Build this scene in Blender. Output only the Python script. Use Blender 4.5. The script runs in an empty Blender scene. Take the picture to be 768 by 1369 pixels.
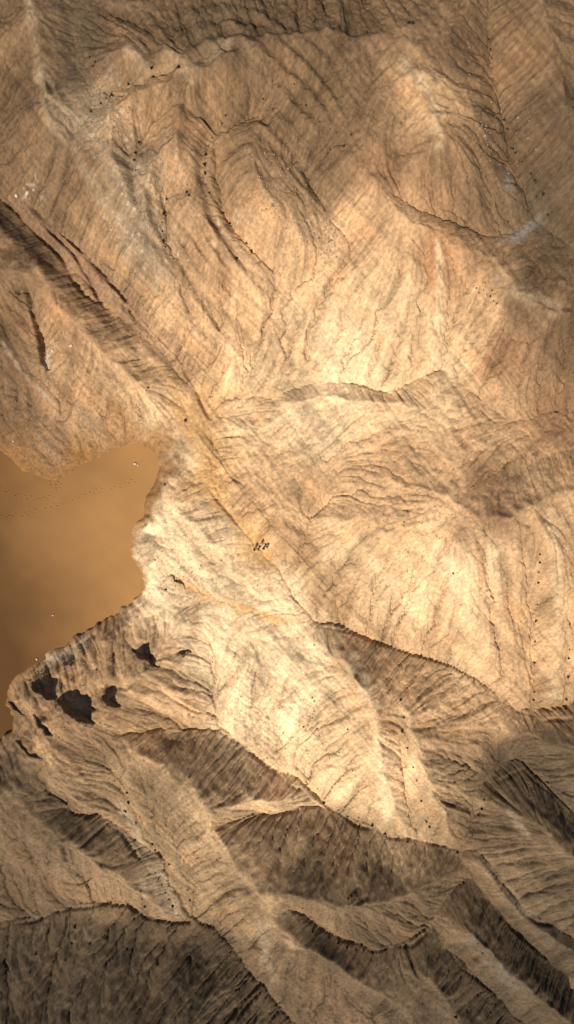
import bpy, bmesh, math, random
import numpy as np
from mathutils import Vector, Matrix

random.seed(7)
RNG = np.random.RandomState(11)
scene = bpy.context.scene
COL = scene.collection

# ------------------------------------------------------------------ camera
S = 0.16                      # metres per photograph pixel on the reference level
ZREF, CAMH = 12.0, 137.0      # reference level, camera height above it
CZ = ZREF + CAMH
cam_d = bpy.data.cameras.new('camera')
cam_d.sensor_fit = 'HORIZONTAL'
cam_d.angle = 2 * math.atan(384 * S / CAMH)
cam_d.clip_start, cam_d.clip_end = 1.0, 4000.0
cam = bpy.data.objects.new('camera', cam_d)
cam.location = (0, 0, CZ)
COL.objects.link(cam)
scene.camera = cam

# ------------------------------------------------------------------ light
SUN_EL, SUN_AZ = 52.0, 206.0   # azimuth clockwise from +Y (top of the picture): where the sun stands
world = bpy.data.worlds.new('World')
scene.world = world
world.use_nodes = True
wn = world.node_tree.nodes
sky = wn.new('ShaderNodeTexSky')
sky.sky_type = 'NISHITA'
sky.sun_disc = False
sky.sun_elevation = math.radians(SUN_EL)
sky.sun_rotation = math.radians(SUN_AZ)
wn['Background'].inputs['Strength'].default_value = 0.05
world.node_tree.links.new(sky.outputs[0], wn['Background'].inputs['Color'])
sun_d = bpy.data.lights.new('sun', 'SUN')
sun_d.energy = 5.0
sun_d.angle = math.radians(0.5)
sun_d.color = (1.0, 0.92, 0.81)
sun = bpy.data.objects.new('sun', sun_d)
a, e = math.radians(SUN_AZ), math.radians(SUN_EL)
sdir = Vector((math.sin(a) * math.cos(e), math.cos(a) * math.cos(e), math.sin(e)))
sun.rotation_euler = sdir.to_track_quat('Z', 'Y').to_euler()
sun.location = sdir * 400
COL.objects.link(sun)
vs = scene.view_settings
vs.view_transform = 'Standard'
vs.look = 'None'
vs.exposure = 0.42
vs.gamma = 1.0
vs.use_curve_mapping = False

# ------------------------------------------------------------------ grid helpers
X0, X1, Y0, Y1 = -74.0, 74.0, -128.0, 128.0
DX = 0.18
NX, NY = int((X1 - X0) / DX) + 1, int((Y1 - Y0) / DX) + 1
if NX % 2 == 0: NX += 1
if NY % 2 == 0: NY += 1

def p2w(u, v, z):
    """pixel of the photograph and height -> place on the ground"""
    k = S * (CZ - z) / CAMH
    return (u - 384.0) * k, (684.5 - v) * k

def crw(n_in, n_out):
    t = np.linspace(0, n_in - 1, n_out)
    i = np.clip(np.floor(t).astype(int), 0, n_in - 2)
    f = t - i
    w = [(-0.5*f+f*f-0.5*f**3), (1-2.5*f*f+1.5*f**3), (0.5*f+2*f*f-1.5*f**3), (-0.5*f*f+0.5*f**3)]
    idx = [np.clip(i + k - 1, 0, n_in - 1) for k in range(4)]
    return idx, w

def resize(A, ny, nx):
    idx, w = crw(A.shape[0], ny)
    B = sum(A[idx[k]] * w[k][:, None] for k in range(4))
    idx, w = crw(B.shape[1], nx)
    return sum(B[:, idx[k]] * w[k][None, :] for k in range(4))

def noise(cell, ny=NY, nx=NX, rng=RNG):
    """smooth noise about -1..1 with features of 'cell' metres"""
    gy = max(4, int((Y1 - Y0) / cell) + 2)
    gx = max(4, int((X1 - X0) / cell) + 2)
    return resize(rng.uniform(-1, 1, (gy, gx)), ny, nx)

def fbm(cell, octs, ny=NY, nx=NX, gain=0.5):
    out, amp, tot = 0, 1.0, 0
    for o in range(octs):
        out = out + amp * noise(cell / 2**o, ny, nx)
        tot += amp; amp *= gain
    return out / tot

def blur(A, n):
    for _ in range(n):
        P = np.pad(A, 1, mode='edge')
        A = (P[:-2, 1:-1] + P[2:, 1:-1] + P[1:-1, :-2] + P[1:-1, 2:] + 4 * A) / 8
    return A

def smooth(a, b, x):
    t = np.clip((x - a) / (b - a), 0, 1)
    return t * t * (3 - 2 * t)

def seg_field(pts, XX, YY, rad):
    """distance to a polyline and the value carried along it (third entry), inside 'rad'"""
    D = np.full(XX.shape, 1e9, np.float32); V = np.zeros(XX.shape, np.float32)
    xs, ys = XX[0], YY[:, 0]
    for (ax, ay, av), (bx_, by_, bv) in zip(pts[:-1], pts[1:]):
        i0, i1 = np.searchsorted(xs, [min(ax, bx_) - rad, max(ax, bx_) + rad])
        j0, j1 = np.searchsorted(ys, [min(ay, by_) - rad, max(ay, by_) + rad])
        if i1 <= i0 or j1 <= j0: continue
        sx, sy = XX[j0:j1, i0:i1], YY[j0:j1, i0:i1]
        dx, dy = bx_ - ax, by_ - ay
        t = np.clip(((sx - ax) * dx + (sy - ay) * dy) / (dx * dx + dy * dy + 1e-9), 0, 1)
        d = np.hypot(sx - ax - t * dx, sy - ay - t * dy)
        m = d < D[j0:j1, i0:i1]
        D[j0:j1, i0:i1][m] = d[m]
        V[j0:j1, i0:i1][m] = (av + t * (bv - av))[m]
    return D, V

# ------------------------------------------------------------------ the lie of the land
# valley floors and crests read off the photograph: (u, v, height in metres)
UP = 4.5     # the upper benches, from the people northwards, stand this much higher
def up(pts, d=0.0): return [(u, v, z + UP + d) for u, v, z in pts]
VALLEYS = dict(
 main=up([(-60,225,14.8),(0,265,14),(70,335,13.5),(130,400,13),(200,455,12.5),(240,500,12),(270,530,11.5),(285,580,11.2),(283,630,10.8),(300,680,10.4),(335,715,10.0),(352,735,9.8),(385,780,9.4),(400,808,9.1)])
  +[(430,836,12.6),(480,850,11),(540,868,9.4),(600,885,8.0),(630,898,7.3),(655,925,6.6),(690,950,5.9),(722,968,5.2),(690,1000,4.6),(655,1050,4.0),(640,1095,3.5),(615,1137,2.9),(650,1190,2.2),(690,1245,1.4),(730,1280,.7),(820,1345,-.6)],
 south=[(175,955,17),(200,980,13.5),(240,992,11),(270,982,9.6),(297,974,8.6),(338,1015,7.2),(385,1050,6.0),(420,1062,5.3),(470,1098,4.5),(520,1118,3.9),(570,1128,3.3),(615,1137,2.9)],
 gully_a=[(265,850,14.6),(270,900,12),(285,940,10),(297,974,8.6)],
 spur_v=[(300,1097,12.5),(350,1090,9.4),(390,1085,7),(430,1080,5.0)],
 v4=[(385,1215,12),(405,1228,10.6),(440,1250,9),(500,1272,7.4),(550,1266,6),(574,1248,5),(590,1218,4),(622,1182,2.7),(640,1180,2.3)],
 v5=[(-60,1250,15),(0,1241,14),(20,1232,13.6),(52,1230,13),(107,1213,12.2),(160,1206,11.4),(195,1229,10.5),(241,1233,9.8),(265,1225,9.4),(310,1268,8.4),(350,1320,7.2),(430,1420,5)],
 v6=[(80,1087,16.6),(110,1097,15.6),(133,1090,14.8),(166,1118,13.6),(182,1144,12.8),(202,1166,12),(225,1202,10.9),(241,1232,9.8)],
 g3=[(120,985,19),(150,1040,16),(172,1075,14.6),(195,1112,13.4),(215,1150,12),(232,1190,11),(244,1230,9.8)],
 g4=[(200,1040,15),(225,1090,13.8),(245,1140,12.6),(262,1175,11.2),(262,1225,9.5)],
 midv=up([(590,494,17.2),(560,506,16.6),(520,524,15.9),(480,512,15.3),(440,512,14.7),(400,518,14.1),(365,540,13.5),(330,530,12.8),(300,530,12.2),(272,532,11.5)]),
 upright=up([(655,-60,30),(657,20,28.6),(660,100,27),(690,180,25),(720,260,23),(735,290,22.3),(830,350,20.5)]),
 pond=up([(535,258,28),(560,268,26.5),(600,288,25),(645,310,23.6),(690,312,22.9),(735,292,22.3)]),
 right9=up([(612,500,17.2),(660,547,16.6),(680,565,16.4),(720,553,16),(850,545,14.6)]),
 right10=up([(640,630,18.8),(700,632,17),(768,612,15.4),(850,600,14)]),
 hatch=up([(475,556,16),(462,600,15),(457,640,14.2),(445,670,13.2),(415,700,11.6),(402,745,10.4),(400,808,9.1)]),
 hatch2=up([(425,545,14.9),(435,590,14.6),(457,640,14.2)]),
 east=[(722,735,21),(721,800,15.5),(718,860,11.2),(720,920,7.8),(722,968,5.2)],
 east2=[(762,740,21),(762,850,14.4),(757,955,7)],
 eastb=[(850,930,9.6),(790,945,8),(750,961,6.3),(722,968,5.2)],
 vx=[(850,1165,14),(790,1110,11.5),(740,1062,8.6),(700,1026,5.8),(672,1024,4.25)],
 vb=[(622,1140,2.8),(640,1142,3.6),(665,1168,4.2),(700,1220,4.4),(768,1256,3.6),(850,1300,2)],
 wash=[(215,765,16.5),(235,778,16.1),(280,800,15.4),(330,815,14.8),(385,830,13.8),(420,832,13)],
 band=[(520,960,14),(535,1020,10.6),(548,1070,7),(560,1126,3.4)],
 scal1=up([(340,148,26.5),(300,160,25.6),(277,195,24.8),(276,235,24),(295,280,23),(325,325,21.6),(370,345,20.4),(400,375,19.4)]),
 scal2=up([(255,245,22.4),(224,270,21.2),(217,320,19.8),(240,362,18.8),(290,392,17.8),(330,430,16.4),(345,480,14.8),(330,530,12.8)]),
 scal3=up([(215,165,24),(186,192,22.8),(180,225,22.2),(190,265,21.6)]),
 gash=up([(20,380,16.8),(38,395,15),(52,440,13.6),(60,490,12.9),(75,520,12.6)]),
 west=up([(-60,420,15.5),(0,460,14),(40,508,13),(75,520,12.5),(110,552,11.8),(150,590,11.0)]),
 sandbed=[(-60,640,13.2),(0,660,13.2),(60,680,13.2),(120,690,13.2),(150,720,13.2),(100,800,13.0),(30,860,12.8),(-60,880,12.5),(-60,760,12.5),(60,740,13.0)],
 sandbed2=[(150,600,14.0),(190,600,14.2),(170,650,13.6),(150,720,13.2)],
 sandbed3=[(30,860,12.8),(0,930,12.8),(-60,960,12.6)],
 botr=[(590,1262,6.2),(620,1295,4.8),(660,1330,3.4),(730,1400,1.5)],
 botm=[(440,1300,9),(470,1330,7.5),(520,1380,5)],
 hv1=up([(205,70,28),(222,90,28)]), hv2=up([(265,64,29.6),(282,84,29.8)]),
 oval=up([(352,164,27.8),(377,192,26.8),(400,222,26),(432,262,24.8),(460,310,23.4),(480,350,22.4)]),
 va=up([(105,175,22.8),(140,135,24.8),(205,100,27.2),(250,84,29)]),
 vbb=up([(186,192,22.8),(215,160,25),(250,132,28),(310,108,30.4),(345,88,32)]),
 topl=up([(140,-60,22.4),(110,20,22.8),(100,90,23),(128,150,23.2)]),
 topm=up([(330,-60,23),(340,-10,26)]),
 topr=up([(480,-60,23.5),(470,-10,26)]),
 strand=up([(45,275,15.4),(100,330,14.7),(140,365,14.2),(185,425,13.2),(215,455,12.5)]),
)
CRESTS = dict(
 lip=up([(-60,262,17.8),(0,288,17.2),(55,345,16.6),(112,412,15.7),(160,455,14.2)]),
 strandr=up([(40,285,16.2),(90,335,15.4),(130,372,14.9),(170,420,13.7)]),
 top=up([(200,62,28),(250,60,30),(300,52,31.5),(360,45,32.5),(420,44,33),(480,46,33.4),(560,52,33.6),(620,40,33),(640,-60,33)]),
 cr1=up([(550,85,34),(577,150,33.4),(592,200,32.4),(565,240,30.4)]),
 r9=up([(535,285,28.6),(600,312,26.2),(650,345,25),(700,385,24.4),(745,412,24),(850,470,22.5)]),
 shelf=up([(330,175,28.4),(400,150,30.2),(480,165,31),(540,200,30.4)]),
 shelf2=up([(318,190,27.8),(340,230,27.6),(370,280,26.4),(395,330,24.2)]),
 shelf3=up([(450,200,30),(500,255,29.4),(535,285,29)]),
 br1=up([(500,330,25.4),(540,350,25.4),(590,390,23.5),(602,440,20.2),(600,485,17.8)]),
 pale=up([(25,-60,26),(42,0,25.5),(60,140,24.4),(110,230,22.6),(170,310,20.4),(230,390,18),(262,440,16),(290,490,14)]),
 sp2=up([(262,280,25.6),(285,320,24.2),(310,355,22),(345,385,19.8)]),
 sp4=up([(196,225,26.2),(198,265,25.4),(194,305,24),(210,350,21.2)]),
 sp1=up([(210,120,28),(238,150,30.6),(240,195,30.2),(243,240,28.6),(258,280,26.4)]),
 sp3=up([(140,170,24.6),(156,215,25.4),(168,270,24.2),(186,320,22.4)]),
 westhill=up([(-60,350,18),(0,345,18),(50,375,17.6),(100,425,16.6),(140,470,15.4),(190,510,13.8),(215,545,12.4)]),
 ribbon=up([(585,506,18.2),(574,530,18.4),(590,570,18.8),(616,632,19.3),(645,690,20.2),(690,695,20.8),(735,650,20.4),(850,630,19)]),
 scarp=up([(450,690,15.2),(500,704,17.4),(560,722,19.2),(610,728,20),(645,690,20.2)]),
 dome=up([(548,612,18.6),(575,645,20.2),(600,682,20.8),(645,690,20.2)]),
 s2=up([(380,540,15.3),(430,530,16.3),(480,530,17),(530,540,17.6),(574,530,18.4)]),
 e1=[(610,728,24.5),(625,790,18.4),(640,850,13.8),(665,900,9.6)],
 e2=[(690,695,25.1),(742,760,20.6),(742,860,14.2),(738,940,8.6)],
 bl=up([(330,600,13.6),(360,660,13.4),(395,720,12.6)]),
 centre=up([(215,610,12.2),(205,660,12.8),(200,720,13),(215,752,12.6)]),
 centre2=up([(205,660,12.8),(250,690,12.8),(300,745,11.6)]),
 mid=[(430,850,14.2),(445,862,15),(470,890,16.4),(495,940,17),(512,1000,14.8),(520,1060,10.6),(522,1108,5)],
 mid2=[(310,835,15.4),(330,850,15.2),(350,900,13.6),(385,970,10.8),(420,1040,6.8)],
 rib2=[(546,950,14),(560,1015,12),(585,1080,8.6),(608,1122,4.2)],
 cliff=[(-60,1080,20.5),(0,1055,20.5),(32,1020,21),(48,975,22),(66,940,22.6),(100,962,23.5),(126,962,23.5),(150,940,22.8),(165,932,20.8),(190,902,21.6),(212,888,21),(245,866,18.6),(245,830,17.6)],
 cl2=[(70,1005,21.6),(92,1050,19.4),(120,1075,17)],
 rib=[(175,1000,18),(228,1024,17),(256,1034,16.6),(283,1092,16.2),(312,1150,15.8),(352,1212,15),(400,1262,13.8),(440,1285,12.5),(520,1345,9),(580,1420,6)],
 spur=[(283,1072,15.6),(330,1066,13.8),(370,1068,11.8),(408,1070,8.6)],
 r3=[(340,1190,15.8),(400,1196,15),(450,1210,14),(520,1205,11.8),(570,1190,8.8),(605,1160,4.8)],
 r6=[(-60,1110,20),(0,1105,19.8),(30,1085,20),(70,1100,20),(105,1128,19.4),(150,1155,17.8),(190,1188,14.6),(222,1220,11.2)],
 south1=[(-60,1420,24),(60,1420,23.6),(160,1420,22),(240,1400,18.5),(300,1390,14.5),(340,1420,12)],
 rx=[(685,1004,6.5),(705,994,10.4),(735,998,14.4),(790,1002,17.8),(850,995,19)],
 ry=[(655,1065,6.6),(690,1082,12.2),(730,1114,15.2),(790,1164,17),(850,1210,17.5)],
 rz=[(632,1150,5.4),(665,1188,7.2),(710,1238,7.2),(768,1276,6),(850,1330,4)],
 ra=[(600,1225,6.8),(630,1240,9.2),(680,1290,8.2),(740,1350,6.4),(820,1420,4)],
 rb=[(560,1290,10.2),(575,1300,10.6),(610,1340,9.2),(660,1400,7)],
 cab=up([(130,165,26),(180,128,28.8),(240,112,30.8),(300,92,32)]),
 h1=up([(165,62,27),(185,80,29.2),(203,96,29)]), h2=up([(225,60,30.6),(245,78,31.6),(262,98,31.4)]), h3=up([(285,56,32.4),(305,72,33),(325,84,33)]),
 tr=up([(715,-60,37),(725,60,35.5),(738,150,33.4),(755,230,30),(790,300,26)]),
 tr2=up([(610,60,33.4),(640,150,30.6),(670,230,27.6)]),
 topw=up([(-60,60,21),(0,120,20),(40,200,18.5)]),
)

def world_line(pts, step=0.6):
    out = []
    for (u0, v0, z0), (u1, v1, z1) in zip(pts[:-1], pts[1:]):
        x0, y0 = p2w(u0, v0, z0); x1, y1 = p2w(u1, v1, z1)
        n = max(1, int(math.hypot(x1 - x0, y1 - y0) / step))
        for k in range(n):
            t = k / n
            out.append((x0 + (x1 - x0) * t, y0 + (y1 - y0) * t, z0 + (z1 - z0) * t))
    u, v, z = pts[-1]
    out.append(p2w(u, v, z) + (z,))
    return out

def wobble(pts, amp, seed):
    r = np.random.RandomState(seed)
    n = len(pts)
    a = np.interp(np.arange(n), np.linspace(0, n, n // 6 + 3), r.uniform(-1, 1, n // 6 + 3)) * amp
    b = np.interp(np.arange(n), np.linspace(0, n, n // 6 + 3), r.uniform(-1, 1, n // 6 + 3)) * amp
    return [(x + a[i], y + b[i], z) for i, (x, y, z) in enumerate(pts)]

def solve_base():
    """a tight skin stretched over crests and valleys, coarse to fine"""
    lines = []
    for n, (k, p) in enumerate(CRESTS.items()): lines += wobble(world_line(p), 0.7, n)
    nc = len(lines)
    for n, (k, p) in enumerate(VALLEYS.items()): lines += wobble(world_line(p), 0.5, 100 + n)
    L = np.array(lines)
    H = None
    for ny, nx, its in ((45, 27, 400), (90, 53, 300), (179, 105, 250), (357, 207, 200)):
        ci = np.round((L[:, 0] - X0) / (X1 - X0) * (nx - 1)).astype(int)
        cj = np.round((L[:, 1] - Y0) / (Y1 - Y0) * (ny - 1)).astype(int)
        ok = (ci >= 0) & (ci < nx) & (cj >= 0) & (cj < ny)
        F = np.full((ny, nx), np.nan); 
        Sm = np.zeros((ny, nx)); Ct = np.zeros((ny, nx))
        np.add.at(Sm, (cj[ok], ci[ok]), L[ok, 2]); np.add.at(Ct, (cj[ok], ci[ok]), 1)
        m = Ct > 0
        F[m] = Sm[m] / Ct[m]
        H = np.full((ny, nx), L[:, 2].mean()) if H is None else resize(H, ny, nx)
        for _ in range(its):
            H[m] = F[m]
            P = np.pad(H, 1, mode='reflect', reflect_type='odd') if False else np.pad(H, 1, mode='edge')
            H = H + 0.98 * ((P[:-2, 1:-1] + P[2:, 1:-1] + P[1:-1, :-2] + P[1:-1, 2:]) / 4 - H)
        H[m] = F[m]
    return H

def receivers(h, dx, rg, lo=0.55):
    ny, nx = h.shape
    P = np.pad(h, 1, mode='constant', constant_values=1e9)
    best = np.zeros_like(h); rec = np.arange(ny * nx, dtype=np.int64).reshape(ny, nx).copy()
    base = rec.copy()
    for dj in (-1, 0, 1):
        for di in (-1, 0, 1):
            if di == 0 and dj == 0: continue
            s = (h - P[1 + dj:1 + dj + ny, 1 + di:1 + di + nx]) / (dx * math.hypot(di, dj)) * rg.uniform(lo, 1.0, h.shape)
            m = s > best
            best[m] = s[m]
            rec[m] = base[m] + dj * nx + di
    edge = np.zeros_like(h, bool); edge[0] = edge[-1] = True; edge[:, 0] = edge[:, -1] = True
    rec[edge] = base[edge]
    return rec.ravel()

def erode(h, dx, iters, K, m, diff, fill=25, kmap=None, jitter=0.0, seed=0):
    """stream power incision (implicit, D8) and soil creep"""
    ny, nx = h.shape
    rg = np.random.RandomState(seed)
    area = None
    for it in range(iters):
        for _ in range(fill):
            P = np.pad(h, 1, mode='edge')
            mn = np.minimum.reduce([P[:-2, 1:-1], P[2:, 1:-1], P[1:-1, :-2], P[1:-1, 2:], P[:-2, :-2], P[2:, 2:], P[:-2, 2:], P[2:, :-2]])
            h = np.maximum(h, mn + 1e-4)
        hr = h + rg.uniform(0, jitter, h.shape) if jitter else h
        rec = receivers(hr, dx, rg, 0.55 if it < iters - 3 else 0.8)
        r = rec.copy(); lev = (r != np.arange(r.size)).astype(np.int32)
        for _ in range(13):
            lev = lev + lev[r]; r = r[r]
        lev = np.minimum(lev, 32000).astype(np.int16)
        order = np.argsort(lev, kind='stable')
        cuts = np.searchsorted(lev[order], np.arange(0, int(lev.max()) + 2))
        A = np.full(h.size, dx * dx)
        groups = [order[cuts[k]:cuts[k + 1]] for k in range(len(cuts) - 1)]
        for gI in reversed(groups[1:]):
            np.add.at(A, rec[gI], A[gI])
        dist = np.where(np.abs(rec - np.arange(rec.size)) % nx == 0, dx, dx)
        f = K * A**m / dist
        if kmap is not None: f = f * kmap.ravel()
        z = h.ravel().copy()
        for gI in groups[1:]:
            rr = rec[gI]
            zr = z[rr]
            zz = z[gI]
            z[gI] = np.where(zz > zr, (zz + f[gI] * zr) / (1 + f[gI]), zz)
        h = z.reshape(ny, nx)
        if diff: 
            P = np.pad(h, 1, mode='edge')
            h = h + diff * ((P[:-2, 1:-1] + P[2:, 1:-1] + P[1:-1, :-2] + P[1:-1, 2:]) / 4 - h)
        area = A.reshape(ny, nx)
    return h, area

def talus(h, dx, its, tan_max):
    """loose slopes settle at the angle of repose"""
    lim = tan_max * dx
    for _ in range(its):
        ch = np.zeros_like(h)
        for ax in (0, 1):
            d = np.diff(h, axis=ax)
            ex = np.sign(d) * np.maximum(np.abs(d) - lim, 0) * 0.22
            if ax == 0: ch[:-1] += ex; ch[1:] -= ex
            else: ch[:, :-1] += ex; ch[:, 1:] -= ex
        h = h + ch
    return h

def flow_lines(N, GX, GY, dx, steps, h):
    """smear noise N along the fall line (GX, GY unit vectors): ribs and rills that run straight downhill"""
    ny, nx = N.shape
    acc = N.astype(np.float32).copy(); wsum = 1.0
    gx, gy = GX.astype(np.float32), GY.astype(np.float32)
    N = N.astype(np.float32)
    J, I = np.meshgrid(np.arange(ny, dtype=np.float32), np.arange(nx, dtype=np.float32), indexing='ij')
    for sg in (1.0, -1.0):
        pj, pi = J.copy(), I.copy()
        for k in range(steps):
            jj = np.clip(pj + 0.5, 0, ny - 1).astype(np.int32); ii = np.clip(pi + 0.5, 0, nx - 1).astype(np.int32)
            f = jj * nx + ii
            pj += sg * h / dx * gy.ravel()[f]; pi += sg * h / dx * gx.ravel()[f]
            jj = np.clip(pj + 0.5, 0, ny - 1).astype(np.int32); ii = np.clip(pi + 0.5, 0, nx - 1).astype(np.int32)
            w = 1.0 - k / steps
            acc += w * N.ravel()[jj * nx + ii]; wsum += w
    acc -= acc.mean()
    return acc / acc.std()

def fall_line(h, dx, nblur):
    g = blur(h, nblur)
    gy, gx = np.gradient(g, dx)
    sl = np.hypot(gx, gy)
    return -gx / (sl + 1e-4), -gy / (sl + 1e-4), sl

def make_land():
    ny2, nx2 = (NY + 1) // 2, (NX + 1) // 2
    H = resize(solve_base(), ny2, nx2)
    H = talus(blur(H, 1), DX * 2, 260, 0.54)
    xs, ys = np.linspace(X0, X1, nx2), np.linspace(Y0, Y1, ny2)
    XX, YY = np.meshgrid(xs, ys)
    dv = np.full(H.shape, 8.0)
    for p in VALLEYS.values():
        dv = np.minimum(dv, seg_field([p2w(*q) + (0,) for q in p], XX, YY, 8.0)[0])
    far = smooth(0.3, 5.0, dv)
    H += far * (0.7 * fbm(9, 4, ny2, nx2)) + (0.2 + 0.8 * far) * 0.16 * noise(0.8, ny2, nx2)
    # spurs and flutes running down every slope
    gx, gy, sl = fall_line(H, DX * 2, 14)
    w = smooth(0.06, 0.30, sl) * far
    ribA = flow_lines(noise(4.0, ny2, nx2) + 0.7 * noise(2.2, ny2, nx2), gx, gy, DX * 2, 26, 0.45)
    ribB = flow_lines(noise(1.5, ny2, nx2), gx, gy, DX * 2, 24, 0.34)
    dirx, diry, dsl = fall_line(H, DX * 2, 110)
    H = H + w * (0.30 * ribA + 0.13 * ribB)
    bed = XX * 0.77 + YY * 0.64 + 0.5 * H + 1.5 * fbm(25, 3, ny2, nx2)
    tab = np.interp(np.arange(0, 600, 0.25), np.arange(0, 600, 0.9), RNG.uniform(0, 1, 667))
    hard = np.interp(bed + 250, np.arange(0, 600, 0.25), tab)
    km = 0.5 + 1.0 * hard
    H, A = erode(H, DX * 2, 10, 0.0100, 0.52, 0.06, kmap=km, seed=1)
    Hf = resize(H, NY, NX)
    # meander: no line keeps to the grid
    wx = 0.5 * noise(4.5) + 0.12 * noise(1.3); wy = 0.5 * noise(4.5) + 0.12 * noise(1.3)
    gi = np.clip(np.arange(NX)[None, :] + wx / DX, 0, NX - 1.001); gj = np.clip(np.arange(NY)[:, None] + wy / DX, 0, NY - 1.001)
    i0, j0 = gi.astype(int), gj.astype(int); fi, fj = gi - i0, gj - j0
    Hf = Hf[j0, i0]*(1-fi)*(1-fj) + Hf[j0, i0+1]*fi*(1-fj) + Hf[j0+1, i0]*(1-fi)*fj + Hf[j0+1, i0+1]*fi*fj
    # fine rills: narrow cuts between broader ribs
    gx, gy, sl = [resize(q, NY, NX) for q in (dirx, diry, dsl)]
    lx, ly, lsl = fall_line(Hf, DX, 24)
    mixn = smooth(-0.2, 0.5, fbm(9, 3)) * 0.5
    gx, gy = gx * (1 - mixn) + lx * mixn, gy * (1 - mixn) + ly * mixn
    nrm_ = np.hypot(gx, gy) + 1e-4; gx, gy = gx / nrm_, gy / nrm_
    w = smooth(0.05, 0.30, sl)
    fine = flow_lines(RNG.uniform(-1, 1, (NY, NX)) + 0.8 * noise(0.5), gx, gy, DX, 11, 0.17)
    mid = flow_lines(noise(0.75) + 0.6 * noise(1.4), gx, gy, DX, 26, 0.22)
    patch = 0.4 + 0.6 * smooth(-0.35, 0.35, fbm(13, 3))
    Hf = Hf - w * patch * (0.115 * np.clip(-fine - 0.35, 0, 2) + 0.25 * np.clip(-mid - 0.35, 0, 2)) + 0.03 * noise(0.4) + 0.07 * noise(1.3)
    kf = resize(km, NY, NX)
    Hf, Af = erode(Hf, DX, 4, 0.009, 0.42, 0.0, fill=8, kmap=kf, seed=2)
    cut = np.clip(Af / 8.0, 0, 40)**0.40
    Hf -= 0.13 * cut * 1.15 * smooth(0.6, 4.0, Af) + 0.05 * smooth(0.12, 0.5, Af)
    # ledges of the tilted beds, strongest in the canyon band
    bed = np.linspace(X0, X1, NX)[None, :] * 0.77 + np.linspace(Y0, Y1, NY)[:, None] * 0.64 + 0.5 * Hf + 1.0 * fbm(30, 3) + 0.25 * fbm(3, 3)
    t = np.arange(0, 600, 0.05)
    led = np.interp(bed + 250, t, np.interp(t, np.arange(0, 600, 0.55), RNG.uniform(-1, 1, 1091)))
    led2 = np.interp(bed + 250, t, np.interp(t, np.arange(0, 600, 1.25), RNG.uniform(-1, 1, 480)))
    gx_, gy_ = np.meshgrid(np.linspace(X0, X1, NX), np.linspace(Y0, Y1, NY))
    band = np.zeros((NY, NX))
    for pts, wd, am in (([(-60,222,19),(70,325,18),(150,395,17.5),(235,470,16.8),(275,530,16.2)], 4.2, 1.0), ([(275,530,16.2),(310,620,16.5),(370,700,16),(420,770,15),(470,835,13)], 4.5, 0.75)):
        D, _ = seg_field([p2w(*q) + (0,) for q in pts], gx_, gy_, wd * 1.6)
        band = np.maximum(band, am * (1 - smooth(wd * .5, wd * 1.5, D + 1.6 * fbm(4, 2))))
    Hf = Hf + 0.11 * led * smooth(-0.2, 0.5, fbm(14, 3)) + band * (0.20 * led + 0.34 * led2)
    # stepped beds wrapping the oval mound
    ox, oy = p2w(352, 262, 31); ca, sa = math.cos(math.radians(-62)), math.sin(math.radians(-62))
    ex, ey = (gx_ - ox) * ca + (gy_ - oy) * sa, -(gx_ - ox) * sa + (gy_ - oy) * ca
    re = np.hypot(ex / 17.5, ey / 10.0) + 0.06 * fbm(6, 3)
    ring = np.interp(re * 10, np.arange(0, 60, 0.05), np.interp(np.arange(0, 60, 0.05), np.arange(0, 60, 0.8), RNG.uniform(-1, 1, 75)))
    wr = smooth(0.55, 0.8, re) * (1 - smooth(1.9, 2.5, re)) * smooth(-16, 2, -(gx_ - ox) + 0.6 * (gy_ - oy))
    Hf = Hf + 0.36 * wr * np.sin(re * 10 * 2 * math.pi / 2.5 + 2.2 * fbm(7, 3)) * (0.5 + 0.5 * smooth(-.3, .3, fbm(6, 2)))
    Hf = Hf + 0.10 * ring * wr + 1.6 * (1 - smooth(0.3, 1.0, re))
    Hf = Hf + 0.026 * noise(0.38) + 0.015 * noise(0.7)
    return Hf, (resize(ribA, NY, NX), resize(ribB, NY, NX), mid, fine, band), resize(hard, NY, NX)

H, AREA, HARD = make_land()
xs, ys = np.linspace(X0, X1, NX), np.linspace(Y0, Y1, NY)
XX, YY = np.meshgrid(xs, ys)

def hz(x, y):
    i = np.clip((x - X0) / (X1 - X0) * (NX - 1), 0, NX - 1.001); j = np.clip((y - Y0) / (Y1 - Y0) * (NY - 1), 0, NY - 1.001)
    i0, j0 = int(i), int(j); fi, fj = i - i0, j - j0
    return float(H[j0, i0]*(1-fi)*(1-fj) + H[j0, i0+1]*fi*(1-fj) + H[j0+1, i0]*(1-fi)*fj + H[j0+1, i0+1]*fi*fj)

def on_land(u, v):
    z = 12.0
    for _ in range(6):
        x, y = p2w(u, v, z); z = 0.4 * z + 0.6 * hz(x, y)
    return x, y, hz(x, y)

def grid_mesh(name, XX, YY, ZZ, mask=None):
    ny, nx = ZZ.shape
    co = np.stack([XX, YY, ZZ], -1).reshape(-1, 3).astype(np.float32)
    idx = np.arange(ny * nx, dtype=np.int32).reshape(ny, nx)
    q = np.stack([idx[:-1, :-1], idx[:-1, 1:], idx[1:, 1:], idx[1:, :-1]], -1).reshape(-1, 4)
    if mask is not None:
        keep = (mask[:-1, :-1] & mask[:-1, 1:] & mask[1:, 1:] & mask[1:, :-1]).ravel()
        q = q[keep]
    me = bpy.data.meshes.new(name)
    me.vertices.add(len(co)); me.vertices.foreach_set('co', co.ravel())
    me.loops.add(q.size); me.loops.foreach_set('vertex_index', q.ravel())
    me.polygons.add(len(q))
    me.polygons.foreach_set('loop_start', np.arange(0, q.size, 4, dtype=np.int32))
    me.polygons.foreach_set('use_smooth', np.ones(len(q), bool))
    me.update(calc_edges=True)
    return me

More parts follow.
